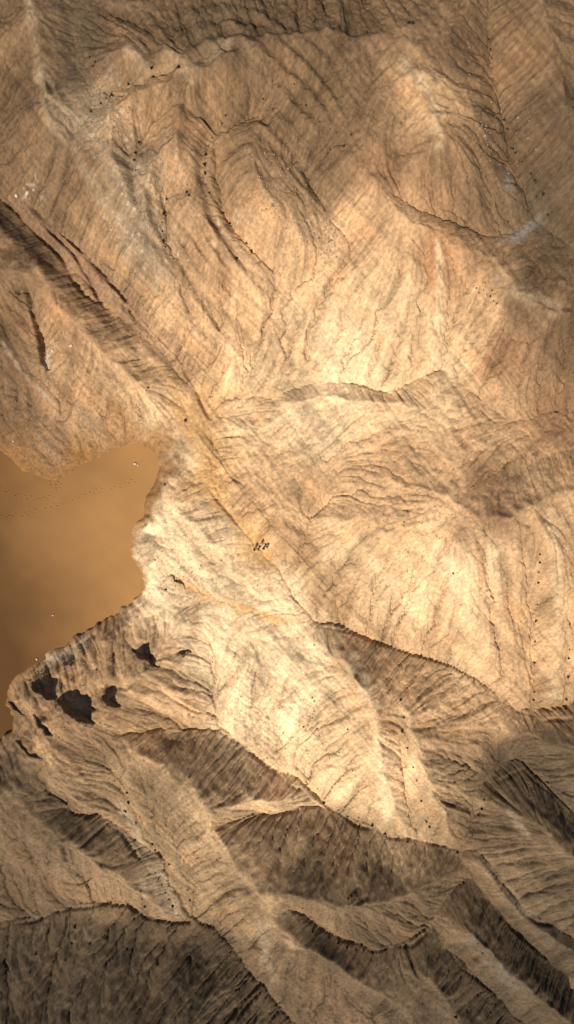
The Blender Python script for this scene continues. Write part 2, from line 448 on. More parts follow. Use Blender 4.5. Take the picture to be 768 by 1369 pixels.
def link(name, data, mat=None, parent=None):
    o = bpy.data.objects.new(name, data)
    COL.objects.link(o)
    if mat is not None: data.materials.append(mat)
    if parent is not None: o.parent = parent
    return o

# ------------------------------------------------------------------ soil colours (bed tones, with vignette darkening and slope shade painted in)
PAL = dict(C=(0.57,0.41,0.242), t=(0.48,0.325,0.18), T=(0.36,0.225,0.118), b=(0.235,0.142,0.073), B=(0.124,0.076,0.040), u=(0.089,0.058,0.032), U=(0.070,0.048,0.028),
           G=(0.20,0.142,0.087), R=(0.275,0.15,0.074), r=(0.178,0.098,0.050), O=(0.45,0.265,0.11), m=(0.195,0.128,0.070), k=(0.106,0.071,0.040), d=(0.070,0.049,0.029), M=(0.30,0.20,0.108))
SOIL_SHADE_ROWS = {   # photograph row: (column, bed tone with painted shade)
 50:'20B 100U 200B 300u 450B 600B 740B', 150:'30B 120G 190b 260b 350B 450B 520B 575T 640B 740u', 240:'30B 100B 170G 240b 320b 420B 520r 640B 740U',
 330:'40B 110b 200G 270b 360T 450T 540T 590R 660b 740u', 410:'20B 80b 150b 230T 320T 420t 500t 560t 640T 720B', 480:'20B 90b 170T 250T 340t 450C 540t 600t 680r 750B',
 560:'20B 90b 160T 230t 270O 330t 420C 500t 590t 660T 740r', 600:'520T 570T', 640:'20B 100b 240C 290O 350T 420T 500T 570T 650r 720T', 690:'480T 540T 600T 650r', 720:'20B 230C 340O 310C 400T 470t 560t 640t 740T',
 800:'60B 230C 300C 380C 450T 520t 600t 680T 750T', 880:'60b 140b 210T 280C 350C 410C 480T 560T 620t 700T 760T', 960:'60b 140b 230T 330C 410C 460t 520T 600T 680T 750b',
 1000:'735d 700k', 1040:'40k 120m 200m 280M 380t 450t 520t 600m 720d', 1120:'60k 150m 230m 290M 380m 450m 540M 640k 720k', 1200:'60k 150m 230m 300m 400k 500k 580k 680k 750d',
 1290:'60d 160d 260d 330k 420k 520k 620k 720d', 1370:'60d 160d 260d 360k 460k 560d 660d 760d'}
SOIL_SHADE = [(int(t[:-1]), v, PAL[t[-1]]) for v, r in SOIL_SHADE_ROWS.items() for t in r.split()]

def soil_shade_map():
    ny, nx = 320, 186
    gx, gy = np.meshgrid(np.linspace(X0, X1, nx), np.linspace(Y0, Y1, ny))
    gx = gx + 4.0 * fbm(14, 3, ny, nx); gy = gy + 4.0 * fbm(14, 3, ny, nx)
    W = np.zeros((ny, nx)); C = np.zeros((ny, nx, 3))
    for u, v, c in SOIL_SHADE:
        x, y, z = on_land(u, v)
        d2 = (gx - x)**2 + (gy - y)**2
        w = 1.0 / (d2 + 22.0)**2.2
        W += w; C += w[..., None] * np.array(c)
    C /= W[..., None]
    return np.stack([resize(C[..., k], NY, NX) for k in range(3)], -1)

SOIL_SHADE_C = soil_shade_map()

def tint(mask, col, amt=1.0):
    global SOIL_SHADE_C
    SOIL_SHADE_C += (mask * amt)[..., None] * (np.array(col) - SOIL_SHADE_C)

def streaks():
    """colour of the tilted beds and of fine crusts"""
    global SOIL_SHADE_C
    bed = XX * 0.77 + YY * 0.64 + 0.5 * H + 1.8 * fbm(30, 3)
    t = np.arange(0, 600, 0.05)
    b1 = np.interp(bed + 250, t, np.interp(t, np.arange(0, 600, 1.7), RNG.uniform(-1, 1, 353)))
    b2 = np.interp(bed + 250, t, np.interp(t, np.arange(0, 600, 0.33), RNG.uniform(-1, 1, 1819)))
    patch = smooth(-0.25, 0.5, fbm(18, 3))
    SOIL_SHADE_C *= (1 + (0.15 * b1 + 0.20 * b2 * patch))[..., None]
    red = smooth(0.1, 0.9, fbm(7, 4) + 0.4 * b1)
    SOIL_SHADE_C *= 1 + red[..., None] * np.array([0.01, -0.06, -0.10])
    m = fbm(2.4, 4)
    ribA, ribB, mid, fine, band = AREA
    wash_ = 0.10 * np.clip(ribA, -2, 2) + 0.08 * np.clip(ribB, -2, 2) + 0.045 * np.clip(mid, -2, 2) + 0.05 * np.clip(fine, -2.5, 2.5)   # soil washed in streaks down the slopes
    SOIL_SHADE_C *= (1 + 0.07 * m + wash_)[..., None]

streaks()

# ------------------------------------------------------------------ the sand flat and things cut into the land
def px_line(pts): return [on_land(u, v)[:2] + (0.0,) for u, v in pts]

def trench(pts, width, depth, seed):
    """a narrow steep-walled cut along a line of the photograph"""
    global H
    L = []
    P = px_line(pts)
    for a, b in zip(P[:-1], P[1:]):
        n = max(1, int(math.hypot(b[0]-a[0], b[1]-a[1]) / 0.7))
        L += [(a[0] + (b[0]-a[0])*k/n, a[1] + (b[1]-a[1])*k/n, 0.0) for k in range(n)]
    L.append(P[-1])
    L = wobble(L, 0.5, seed)
    n = len(L); r = np.random.RandomState(seed)
    rv = np.interp(np.arange(n), np.arange(0, n + 5, 4), r.uniform(0.0, 1.0, len(np.arange(0, n + 5, 4))))
    L = [(x, y, (0.35 + 0.65 * min(1, 4 * min(i, n - 1 - i) / n)) * rv[i]) for i, (x, y, _) in enumerate(L)]
    D, V = seg_field(L, XX, YY, width * 3)
    H -= np.where(D < 1e8, depth * V * (1 - smooth(0.1, 1.25, D / (width * (0.6 + 0.6 * V) + 1e-6))), 0)

TRENCHES = [
 ([(-20,250),(0,263),(22,284),(45,305),(70,330),(95,368),(130,405)], 0.75, 1.7),
 ([(55,300),(100,340),(118,372),(138,408)], 0.6, 1.2),
 ([(60,288),(100,328),(140,362),(165,398),(185,425),(212,452)], 0.6, 1.1),
 ([(100,318),(130,345),(165,368),(200,398)], 0.5, 0.8),
 ([(135,372),(175,405),(205,440),(230,470)], 0.5, 0.8),
 ([(225,460),(245,490),(265,525),(280,560)], 0.7, 1.0),
 ([(20,388),(36,390),(46,425),(52,446),(56,482),(62,492)], 0.75, 2.4),
 ([(75,385),(80,420),(82,450)], 0.35, 0.6),
 ([(262,545),(290,600),(320,640)], 0.5, 0.8), ([(278,655),(305,685),(330,712)], 0.6, 0.9),
 ([(292,610),(310,640),(345,665)], 0.4, 0.7), ([(222,640),(238,655)], 0.35, 0.5), ([(205,685),(258,690)], 0.3, 0.4),
 ([(205,775),(228,768),(247,784)], 0.45, 0.9), ([(200,782),(225,790),(258,802)], 0.35, 0.6), ([(388,806),(402,812),(418,822)], 0.4, 0.8),
 ([(430,836),(480,850),(540,868),(600,885),(626,893),(650,912),(672,925),(690,950),(715,958)], 0.55, 0.9),
 ([(722,965),(700,985),(680,1012),(655,1050),(645,1085),(630,1120),(615,1137)], 0.6, 1.0),
 ([(225,990),(245,993),(297,974),(330,1005),(352,1020),(385,1050),(418,1058),(440,1080),(470,1098),(520,1120),(560,1128),(610,1137)], 0.55, 1.0),
 ([(250,860),(272,895),(285,940),(297,970)], 0.4, 0.7),
 ([(722,738),(720,800),(716,860),(716,940),(720,962)], 0.4, 0.7), ([(762,790),(760,870),(757,950)], 0.4, 0.6),
 ([(655,0),(656,60),(660,105),(676,158),(690,195),(712,232),(718,262),(735,288)], 0.5, 0.9),
 ([(560,262),(585,275),(610,290),(640,310),(675,316)], 0.35, 0.7),
 ([(270,529),(330,530),(358,533),(380,535)], 0.5, 0.9), ([(385,520),(420,510),(450,508),(485,516),(520,524),(560,506)], 0.4, 0.6),
 ([(600,460),(640,455),(690,450),(740,470)], 0.3, 0.5), ([(640,545),(662,562),(690,566)], 0.35, 0.6), ([(560,440),(520,455),(480,452)], 0.25, 0.35),
 ([(615,648),(614,690)], 0.3, 0.5), ([(620,700),(650,712),(668,722)], 0.3, 0.5),
 ([(300,158),(278,192),(275,232),(285,262),(310,298),(335,335)], 0.5, 0.8), ([(222,268),(217,300),(219,332),(240,362)], 0.45, 0.7), ([(186,192),(179,215),(186,258)], 0.4, 0.7),
 ([(80,1087),(110,1097),(133,1090),(166,1118),(182,1144),(202,1166)], 0.5, 0.9),
 ([(0,1241),(52,1230),(107,1213),(160,1206),(195,1229),(241,1233)], 0.5, 0.9),
 ([(302,1096),(350,1090),(385,1085),(430,1080)], 0.4, 0.7), ([(405,1228),(440,1250),(500,1272),(550,1266),(574,1248),(600,1205),(622,1180)], 0.5, 0.9),
 ([(615,1140),(650,1192),(690,1246),(730,1282),(768,1306)], 0.6, 1.2), ([(640,1142),(665,1168),(700,1220),(740,1240),(768,1256)], 0.5, 0.9),
 ([(660,1045),(700,1028),(740,1064),(768,1092)], 0.5, 0.9), ([(722,968),(750,961),(768,954)], 0.5, 0.8), ([(590,1262),(620,1295),(660,1330)], 0.4, 0.7),
 ([(172,1060),(195,1112),(215,1150),(238,1225)], 0.4, 0.7), ([(207,1130),(225,1175),(243,1222)], 0.4, 0.6),
 ([(640,850),(660,862),(675,870)], 0.25, 0.4), ([(690,770),(700,800),(722,828)], 0.3, 0.5), ([(690,835),(720,858)], 0.3, 0.5), ([(700,870),(712,898)], 0.3, 0.5),
 ([(643,785),(650,800),(680,828)], 0.3, 0.5), ([(520,770),(560,782),(590,795),(625,862),(626,890)], 0.3, 0.5),
]
for n_, (p_, w_, d_) in enumerate(TRENCHES): trench(p_, w_ * (1 if n_ < 8 else .9), d_ * (1 if n_ < 8 else .55), 300 + n_)

ADDED_PITN = 0.6 * noise(1.6) + 0.35 * noise(0.7)
for u_, v_, r_, d_ in [(104,941,3.3,4.2),(66,914,1.5,2.4),(147,921,1.2,2.2),(190,866,1.1,2.0),(203,880,.9,1.6),(60,955,1.0,1.6)]:
    x_, y_, z_ = on_land(u_, v_)      # hollows added under the rock fins to blacken their shadows
    H -= 0.55 * d_ * np.exp(-np.clip((np.hypot(XX - x_, YY - y_) + ADDED_PITN) / (1.15 * r_), 0, 9)**2)
SAND_EDGE = [(-75,560),(-20,585),(30,628),(78,642),(110,620),(140,604),(165,596),(188,592),(205,597),(213,609),(213,628),(205,652),(192,680),(184,705),(179,745),(190,775),(184,792),(150,822),(110,850),(60,880),(10,912),(8,938),(20,958),(17,978),(0,992),(-75,1005)]
def sand_level(x, y): return 14.0 + 0.030 * (x + 47.0) + 0.004 * (y + 8.0)
SP = [p2w(u, v, 14.2) for u, v in SAND_EDGE]
SPL = [(x, y, 0.0) for x, y in SP]; SPL.append(SPL[0])
def sand_distance(XX_, YY_):
    D, _ = seg_field(SPL, XX_, YY_, 60.0)
    ins = np.zeros(XX_.shape, bool)
    for (ax, ay), (bx_, by_) in zip(SP, SP[1:] + SP[:1]):
        c = (ay > YY_) != (by_ > YY_)
        ins ^= c & (XX_ < (bx_ - ax) * (YY_ - ay) / (by_ - ay + 1e-12) + ax)
    return np.where(ins, -D, D)
ic = int((-18 - X0) / DX); ja, jb = int((-64 - Y0) / DX), int((26 - Y0) / DX)
sx_, sy_ = XX[ja:jb, :ic], YY[ja:jb, :ic]
SD = sand_distance(sx_, sy_) + (1 - 0.6 * smooth(-4, 6, sy_)) * (0.9 * noise(3.0)[ja:jb, :ic] + 0.45 * noise(0.9)[ja:jb, :ic])
ZS = sand_level(sx_, sy_)
sub = H[ja:jb, :ic]
inside = smooth(0, 2.2, -SD)
ramp = np.where(sub > ZS, smooth(-0.2, 1.0, SD / (4.0 + 7.0 * smooth(-36.0, -44.0, sy_))) ** 0.7, 1.0)
sub = np.where(SD >= 0, ZS + 0.03 + (sub - ZS - 0.03) * ramp, np.minimum(sub, ZS) * (1 - inside) + inside * (ZS - 0.7) - 0.05 * smooth(0, 0.4, -SD))
lift = ZS + 0.04 + 0.05 * np.clip(SD, 0, 2) - 1.2 * np.clip(SD - 2, 0, 20)
sub = np.where(SD >= 0, np.maximum(sub, lift), sub)
H[ja:jb, :ic] = sub
# sand blown over the margins of the flat
wide = 1.2 + 9.0 * smooth(-6, 9, sy_)
drift = (1 - smooth(0, 1, (SD + 1.6 * fbm(5, 4)[ja:jb, :ic] * wide / 2.5) / wide)) * smooth(-16, 2, sy_ + 0.0 * sx_)
drift = np.maximum(drift, (1 - smooth(0.0, 1.2, SD)) * 0.7)
SOIL_SHADE_C[ja:jb, :ic] += (0.95 * drift)[..., None] * (np.array([0.20, 0.10, 0.034]) - SOIL_SHADE_C[ja:jb, :ic])

TRACKS = [[(0,650),(15,658),(45,666),(70,662),(80,652),(62,640),(45,620),(32,600)], [(0,690),(40,685),(60,676),(80,672),(97,667),(118,658)],
          [(62,575),(68,605),(78,630),(80,650)], [(98,588),(94,600),(90,618)], [(50,600),(56,625),(60,640)], [(118,658),(150,652),(185,640)]]
def print_spots():
    r = random.Random(4); out = []
    for tr_ in TRACKS:
        P = [p2w(u, v, 14.2) for u, v in tr_]
        side = 1
        for (ax, ay), (bx_, by_) in zip(P[:-1], P[1:]):
            L = math.hypot(bx_-ax, by_-ay); n = max(1, int(L / 0.62))
            for k in range(n):
                if r.random() < .18: continue
                t = (k + r.uniform(-.15, .15)) / n
                px, py = -(by_-ay)/L, (bx_-ax)/L
                o_ = side * r.uniform(.05, .42); side = -side
                out.append((ax + (bx_-ax)*t + px*o_, ay + (by_-ay)*t + py*o_, math.atan2(by_-ay, bx_-ax), r.uniform(.4, 1.1)))
    return out
PRINTS = print_spots()
def press(Z, xs_, ys_):
    for x, y, a_, k in PRINTS:
        i0, i1 = np.searchsorted(xs_, [x - .9, x + .9]); j0, j1 = np.searchsorted(ys_, [y - .9, y + .9])
        if i1 <= i0 or j1 <= j0: continue
        gx, gy = np.meshgrid(xs_[i0:i1] - x, ys_[j0:j1] - y)
        lx, ly = gx*math.cos(a_) + gy*math.sin(a_), -gx*math.sin(a_) + gy*math.cos(a_)
        q = np.sqrt((lx / .24)**2 + (ly / .15)**2)
        Z[j0:j1, i0:i1] += k * (-0.15 * np.exp(-q**3) + 0.035 * np.exp(-((q - 1.6) / .4)**2))
press(H, xs, ys)

# colour of the soil where it differs from its bed
def paint(pts, width, col, amt, soft=0.95, seed=0):
    r = np.random.RandomState(seed + 50)
    L = wobble(world_line([(u, v, on_land(u, v)[2]) for u, v in pts], 0.8), width * 0.3, seed)
    D, _ = seg_field(L, XX, YY, width * 2.2)
    D = D + width * 1.3 * PN
    tint(np.where(D < 1e8, 1 - smooth(width * (1 - soft), width * (1 + soft), D), 0) * PB, col, amt)
PN = fbm(1.8, 3); PB = 0.45 + 0.55 * smooth(-0.3, 0.4, fbm(5, 4))
OCH, PURP, SLATE, WHITE, PALE, TANR = (0.50,0.27,0.09), (0.20,0.115,0.068), (0.19,0.178,0.155), (0.66,0.60,0.50), (0.60,0.46,0.28), (0.40,0.25,0.125)
for k_, (pts_, w_, c_, a_) in enumerate([
 ([(238,520),(255,560),(283,590),(285,640),(305,690),(335,718),(350,735)], 1.4, OCH, .5),
 ([(235,778),(280,798),(330,815),(385,830)], .8, OCH, .75), ([(355,742),(372,760)], 1.0, OCH, .4),
 ([(235,545),(262,575),(270,600)], 1.4, OCH, .4), ([(345,722),(360,730)], 1.6, OCH, .7),
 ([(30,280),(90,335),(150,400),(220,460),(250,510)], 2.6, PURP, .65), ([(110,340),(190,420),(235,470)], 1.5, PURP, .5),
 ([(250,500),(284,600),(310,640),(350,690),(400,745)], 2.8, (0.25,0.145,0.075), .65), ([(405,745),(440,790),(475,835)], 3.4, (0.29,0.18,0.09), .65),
 ([(676,320),(700,308),(722,298)], .8, SLATE, .6), ([(678,236),(684,246)], 1.0, SLATE, .7),
 ([(545,85),(565,110),(580,150),(590,190)], .8, (0.40,0.30,0.18), .5), ([(586,325),(590,425)], .5, PALE, .7), ([(575,320),(578,420)], .7, (0.36,0.17,0.075), .6), ([(606,330),(606,430)], 1.4, (0.33,0.17,0.08), .5),
 ([(655,362),(690,385),(742,412)], .9, (0.42,0.31,0.19), .45), ([(560,440),(575,505),(570,530),(590,575),(620,635)], 1.9, TANR, .45),
 ([(262,812),(256,868),(205,918),(165,942)], .9, (0.29,0.18,0.095), .8),
 ([(470,880),(492,930),(505,985),(520,1095)], 1.1, PALE, .6), ([(545,950),(560,1015),(592,1085)], 1.0, (0.43,0.29,0.16), .6),
 ([(160,1075),(188,1130),(215,1170),(238,1222)], .8, (0.34,0.255,0.16), .65), ([(195,1160),(210,1195),(225,1225)], .7, (0.33,0.25,0.16), .55), ([(185,1165),(195,1200)], .5, (0.36,0.28,0.18), .6),
 ([(235,1025),(262,1040),(290,1095),(330,1165),(390,1250)], 2.0, (0.32,0.21,0.115), .7), ([(350,1078),(412,1074)], .9, (0.40,0.28,0.16), .7),
 ([(350,1240),(360,1290),(365,1310)], 1.0, (0.24,0.18,0.115), .5), ([(640,1150),(680,1195),(705,1225)], .9, (0.20,0.155,0.095), .6),
 ([(630,1260),(660,1290),(690,1320)], 1.3, (0.165,0.14,0.115), .6), ([(680,1080),(700,1110)], .7, (0.26,0.20,0.135), .6),
 ([(102,545),(118,565),(140,584)], .4, (0.42,0.33,0.22), .4), ([(3,458),(40,512),(70,535)], .4, (0.33,0.24,0.15), .6), ([(55,440),(63,470),(62,490)], .5, (0.40,0.34,0.26), .75),
 ([(38,0),(50,80),(60,145),(110,225),(170,305),(215,370)], 1.0, (0.30,0.215,0.13), .6), ([(175,65),(200,95)], 1.3, (0.34,0.25,0.15), .6), ([(235,70),(255,100)], 1.3, (0.34,0.25,0.15), .6), ([(300,62),(285,80)], 1.0, (0.32,0.23,0.14), .5),
 ([(115,850),(105,865),(60,885)], .9, (0.45,0.36,0.24), .6), ([(170,760),(180,772),(175,765)], .6, PALE, .6), ([(180,700),(186,650)], .8, PALE, .4),
 ([(735,690),(748,760),(748,860),(740,930)], 1.3, (0.46,0.33,0.19), .6), ([(655,740),(665,800)], 1.3, PALE, .6), ([(606,750),(615,790)], 1.2, PALE, .7), ([(640,730),(645,785)], .9, (0.40,0.21,0.10), .6),
]): paint(pts_, w_, c_, a_, seed=k_)

def flecks():
    """white mineral crusts on the gravel slopes"""
    fl = np.zeros((NY, NX))
    for u, v, r_ in [(150,150,7),(160,180,5),(170,270,6),(185,300,6),(200,330,6),(205,230,5),(215,345,4),(235,345,4),(300,310,5),(420,320,6),(40,255,3)]:
        x, y, z = on_land(u, v)
        fl = np.maximum(fl, np.exp(-((XX-x)**2 + (YY-y)**2) / r_**2))
    f = noise(0.45) * 0.6 + noise(0.9) * 0.5
    tint(smooth(0.40, 0.75, f) * fl, (0.48, 0.41, 0.31), 0.42)
flecks()
SOIL_SHADE_C *= (1 + 0.15 * RNG.uniform(-1, 1, (NY, NX)) + 0.20 * noise(0.38) + 0.05 * noise(0.7))[..., None]

# ------------------------------------------------------------------ materials
def mat_new(name, rough=0.95):
    m = bpy.data.materials.new(name); m.use_nodes = True
    b = m.node_tree.nodes['Principled BSDF']
    b.inputs['Roughness'].default_value = rough
    b.inputs['Specular IOR Level'].default_value = 0.12
    return m, m.node_tree.nodes, m.node_tree.links, b

def soil_material():
    m, N, L, b = mat_new('badland_soil')
    at = N.new('ShaderNodeAttribute'); at.attribute_name = 'soil'
    tc = N.new('ShaderNodeTexCoord')
    n1 = N.new('ShaderNodeTexNoise'); n1.inputs['Scale'].default_value = 2.6; n1.inputs['Detail'].default_value = 8; n1.inputs['Roughness'].default_value = 0.7
    L.new(tc.outputs['Object'], n1.inputs['Vector'])
    rp = N.new('ShaderNodeMapRange'); rp.inputs[1].default_value = 0.3; rp.inputs[2].default_value = 0.7; rp.inputs[3].default_value = 0.85; rp.inputs[4].default_value = 1.15
    L.new(n1.outputs['Fac'], rp.inputs[0])
    mx = N.new('ShaderNodeMix'); mx.data_type = 'RGBA'; mx.blend_type = 'MULTIPLY'; mx.inputs[0].default_value = 1.0
    L.new(at.outputs['Color'], mx.inputs[6]); L.new(rp.outputs[0], mx.inputs[7])
    L.new(mx.outputs[2], b.inputs['Base Color'])
    n2 = N.new('ShaderNodeTexNoise'); n2.inputs['Scale'].default_value = 1.9; n2.inputs['Detail'].default_value = 9; n2.inputs['Roughness'].default_value = 0.75
    L.new(tc.outputs['Object'], n2.inputs['Vector'])
    bp = N.new('ShaderNodeBump'); bp.inputs['Strength'].default_value = 0.9; bp.inputs['Distance'].default_value = 0.07
    L.new(n2.outputs['Fac'], bp.inputs['Height']); L.new(bp.outputs['Normal'], b.inputs['Normal'])
    return m

SOIL_M = soil_material()

def land_object():
    me = grid_mesh('badland_hills', XX, YY, H)
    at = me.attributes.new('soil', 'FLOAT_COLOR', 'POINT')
    c = np.ones((NY * NX, 4), np.float32); c[:, :3] = np.clip(SOIL_SHADE_C.reshape(-1, 3), 0.01, 0.75)
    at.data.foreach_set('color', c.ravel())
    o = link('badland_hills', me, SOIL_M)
    o['kind'] = 'structure'
    return o
land_object()

# ------------------------------------------------------------------ sand
def sand_material():
    m, N, L, b = mat_new('drifted_sand', 0.9)
    tc = N.new('ShaderNodeTexCoord')
    n1 = N.new('ShaderNodeTexNoise'); n1.inputs['Scale'].default_value = 0.05; n1.inputs['Detail'].default_value = 2
    L.new(tc.outputs['Object'], n1.inputs['Vector'])
    cr = N.new('ShaderNodeValToRGB')
    cr.color_ramp.elements[0].position = 0.3; cr.color_ramp.elements[0].color = (0.078, 0.037, 0.012, 1)
    cr.color_ramp.elements[1].position = 0.7; cr.color_ramp.elements[1].color = (0.285, 0.147, 0.053, 1)
    sp = N.new('ShaderNodeSeparateXYZ'); L.new(tc.outputs['Object'], sp.inputs[0])
    zr = N.new('ShaderNodeMapRange'); zr.inputs[1].default_value = 13.25; zr.inputs[2].default_value = 14.6; zr.inputs[3].default_value = -0.24; zr.inputs[4].default_value = 0.24
    L.new(sp.outputs['Z'], zr.inputs[0])
    mu = N.new('ShaderNodeMath'); mu.operation = 'MULTIPLY_ADD'; mu.inputs[1].default_value = 0.35; mu.inputs[2].default_value = 0.32; L.new(n1.outputs['Fac'], mu.inputs[0])
    ad = N.new('ShaderNodeMath'); L.new(mu.outputs[0], ad.inputs[0]); L.new(zr.outputs[0], ad.inputs[1])
    L.new(ad.outputs[0], cr.inputs[0])
    n3 = N.new('ShaderNodeTexNoise'); n3.inputs['Scale'].default_value = 9; n3.inputs['Detail'].default_value = 4
    L.new(tc.outputs['Object'], n3.inputs['Vector'])
    rp = N.new('ShaderNodeMapRange'); rp.inputs[3].default_value = 0.88; rp.inputs[4].default_value = 1.12
    L.new(n3.outputs['Fac'], rp.inputs[0])
    mx = N.new('ShaderNodeMix'); mx.data_type = 'RGBA'; mx.blend_type = 'MULTIPLY'; mx.inputs[0].default_value = 1.0
    L.new(cr.outputs[0], mx.inputs[6]); L.new(rp.outputs[0], mx.inputs[7]); L.new(mx.outputs[2], b.inputs['Base Color'])
    n2 = N.new('ShaderNodeTexNoise'); n2.inputs['Scale'].default_value = 2.0; n2.inputs['Detail'].default_value = 8
    L.new(tc.outputs['Object'], n2.inputs['Vector'])
    bp = N.new('ShaderNodeBump'); bp.inputs['Strength'].default_value = 0.35; bp.inputs['Distance'].default_value = 0.08
    L.new(n2.outputs['Fac'], bp.inputs['Height']); L.new(bp.outputs['Normal'], b.inputs['Normal'])
    return m

def sand_object():
    d = 0.11
    xa, ya = np.arange(-73.5, -22, d), np.arange(-58, 22, d)
    gx, gy = np.meshgrid(xa, ya)
    Z = sand_level(gx, gy)
    r = np.random.RandomState(5)
    Z = Z + 0.12 * resize(r.uniform(-1, 1, (9, 7)), *Z.shape) + 0.03 * resize(r.uniform(-1, 1, (40, 26)), *Z.shape)
    D = sand_distance(gx, gy)
    Z = Z - 0.10 * smooth(-0.5, 1.5, D)
    press(Z, xa, ya)
    me = grid_mesh('sand_flat', gx, gy, Z, D < 1.6)
    bm = bmesh.new(); bm.from_mesh(me)
    bmesh.ops.delete(bm, geom=[v for v in bm.verts if not v.link_faces], context='VERTS')
    bm.to_mesh(me); bm.free()
    o = link('sand_flat', me, sand_material()); o['kind'] = 'structure'
sand_object()

def outer_land():
    n = 140
    g = np.linspace(-700, 700, n)
    gx, gy = np.meshgrid(g, g)
    r = np.random.RandomState(9)
    nz = 9 * resize(r.uniform(-1, 1, (14, 14)), n, n) + 6 * resize(r.uniform(-1, 1, (40, 40)), n, n) + 3 * resize(r.uniform(-1, 1, (90, 90)), n, n)
    cx, cy = np.clip(gx, X0, X1), np.clip(gy, Y0, Y1)
    edge = H[np.round((cy - Y0) / (Y1 - Y0) * (NY - 1)).astype(int), np.round((cx - X0) / (X1 - X0) * (NX - 1)).astype(int)]
    far = smooth(0, 90, np.hypot(gx - cx, gy - cy))
    Z = (edge - 2.0) * (1 - far) + (16 + nz) * far
    hole = (gx > X0 + 12) & (gx < X1 - 12) & (gy > Y0 + 12) & (gy < Y1 - 12)
    me = grid_mesh('outer_desert', gx, gy, Z, ~hole)
    at = me.attributes.new('soil', 'FLOAT_COLOR', 'POINT')
    c = np.ones((n * n, 4), np.float32)
    k = (0.5 + 0.5 * resize(r.uniform(-1, 1, (60, 60)), n, n)).ravel()[:, None]
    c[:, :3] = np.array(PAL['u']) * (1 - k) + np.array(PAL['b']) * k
    at.data.foreach_set('color', c.ravel())
    o = link('outer_desert', me, SOIL_M); o['kind'] = 'structure'
outer_land()

# ------------------------------------------------------------------ things
def tag(o, label, cat, group=None):
    o['label'] = label; o['category'] = cat
    if group: o['group'] = group
    return o

def rough_mat(name, c0, c1, scale=1.5, bump=0.1, rough=0.95):
    m, N, L, b = mat_new(name, rough)
    tc = N.new('ShaderNodeTexCoord')
    n1 = N.new('ShaderNodeTexNoise'); n1.inputs['Scale'].default_value = scale; n1.inputs['Detail'].default_value = 8; n1.inputs['Roughness'].default_value = .65
    L.new(tc.outputs['Object'], n1.inputs['Vector'])
    cr = N.new('ShaderNodeValToRGB')
    cr.color_ramp.elements[0].position = .35; cr.color_ramp.elements[0].color = (*c0, 1)
    cr.color_ramp.elements[1].position = .65; cr.color_ramp.elements[1].color = (*c1, 1)
    L.new(n1.outputs['Fac'], cr.inputs[0]); L.new(cr.outputs[0], b.inputs['Base Color'])
    if bump:
        bp = N.new('ShaderNodeBump'); bp.inputs['Strength'].default_value = .9; bp.inputs['Distance'].default_value = bump
        L.new(n1.outputs['Fac'], bp.inputs['Height']); L.new(bp.outputs['Normal'], b.inputs['Normal'])
    return m

ROCK_M = rough_mat('brown_marlstone', (0.085,0.055,0.032), (0.19,0.125,0.07), 1.2, 0.2)
LEDGE_M = rough_mat('pale_marlstone', (0.30,0.20,0.11), (0.45,0.31,0.17), 1.2, 0.2)

def outcrop(p0, p1, peaks, height, label, mat=None, seed=0, width=1.5):
    """a jagged fin of bedded rock standing on the crest: steep to the north, sloping to the south"""
    r = np.random.RandomState(seed)
    ax, ay, az = on_land(*p0); bx_, by_, bz = on_land(*p1)
    L = math.hypot(bx_-ax, by_-ay); n = max(8, int(L / 0.22)); rows = 11
    dx, dy = (bx_-ax)/L, (by_-ay)/L
    nx_, ny_ = -dy, dx
    if ny_ < 0: nx_, ny_ = -nx_, -ny_          # towards the top of the picture
    prof = np.interp(np.linspace(0, 1, n), *zip(*peaks))
    prof = prof * (1 + 0.16 * np.interp(np.arange(n), np.arange(0, n + 3, 3), r.uniform(-1, 1, len(np.arange(0, n + 3, 3))))) + 0.04 * r.uniform(-1, 1, n)
    bend = np.interp(np.linspace(0, 1, n), np.linspace(0, 1, 6), r.uniform(-.35, .35, 6))
    ox, oy, oz = (ax+bx_)/2, (ay+by_)/2, min(az, bz) - 1.0
    V, F = [], []
    cross = np.linspace(-1, 1, rows)
    for i in range(n):
        t = i / (n - 1)
        for j, c in enumerate(cross):
            w = width * (0.5 + 0.5 * min(1, prof[i] / 0.6))
            off = bend[i] + c * w * (1.0 if c < 0 else 0.30)
            f = max(0, (1 + c) ** 0.75) if c < 0 else (1 - c ** 3)
            step = round(f * 5) / 5 * 0.5 + f * 0.5         # bedded: small ledges
            x = ax + (bx_-ax)*t + nx_*off + r.uniform(-.07, .07); y = ay + (by_-ay)*t + ny_*off + r.uniform(-.07, .07)
            zg = hz(x, y)
            zc = hz(ax + (bx_-ax)*t + nx_*bend[i], ay + (by_-ay)*t + ny_*bend[i])
            z = zg - 0.25 if j in (0, rows - 1) else zg + max(0.0, (zc + height * prof[i] - zg)) * step + r.uniform(-.06, .06)
            V.append((x - ox, y - oy, z - oz))
    for i in range(n - 1):
        for j in range(rows - 1):
            a_ = i * rows + j
            F.append((a_, a_ + rows, a_ + rows + 1, a_ + 1))
    me = bpy.data.meshes.new('rock_outcrop'); me.from_pydata(V, [], F); me.update()
    bm = bmesh.new(); bm.from_mesh(me)
    be = [e_ for e_ in bm.edges if e_.is_boundary]
    bmesh.ops.holes_fill(bm, edges=be, sides=0)
    bmesh.ops.recalc_face_normals(bm, faces=bm.faces); bm.to_mesh(me); bm.free()
    o = link('rock_outcrop', me, mat or ROCK_M); o.location = (ox, oy, oz)
    return tag(o, label, 'rock', 'rock fins along the cliff crest')

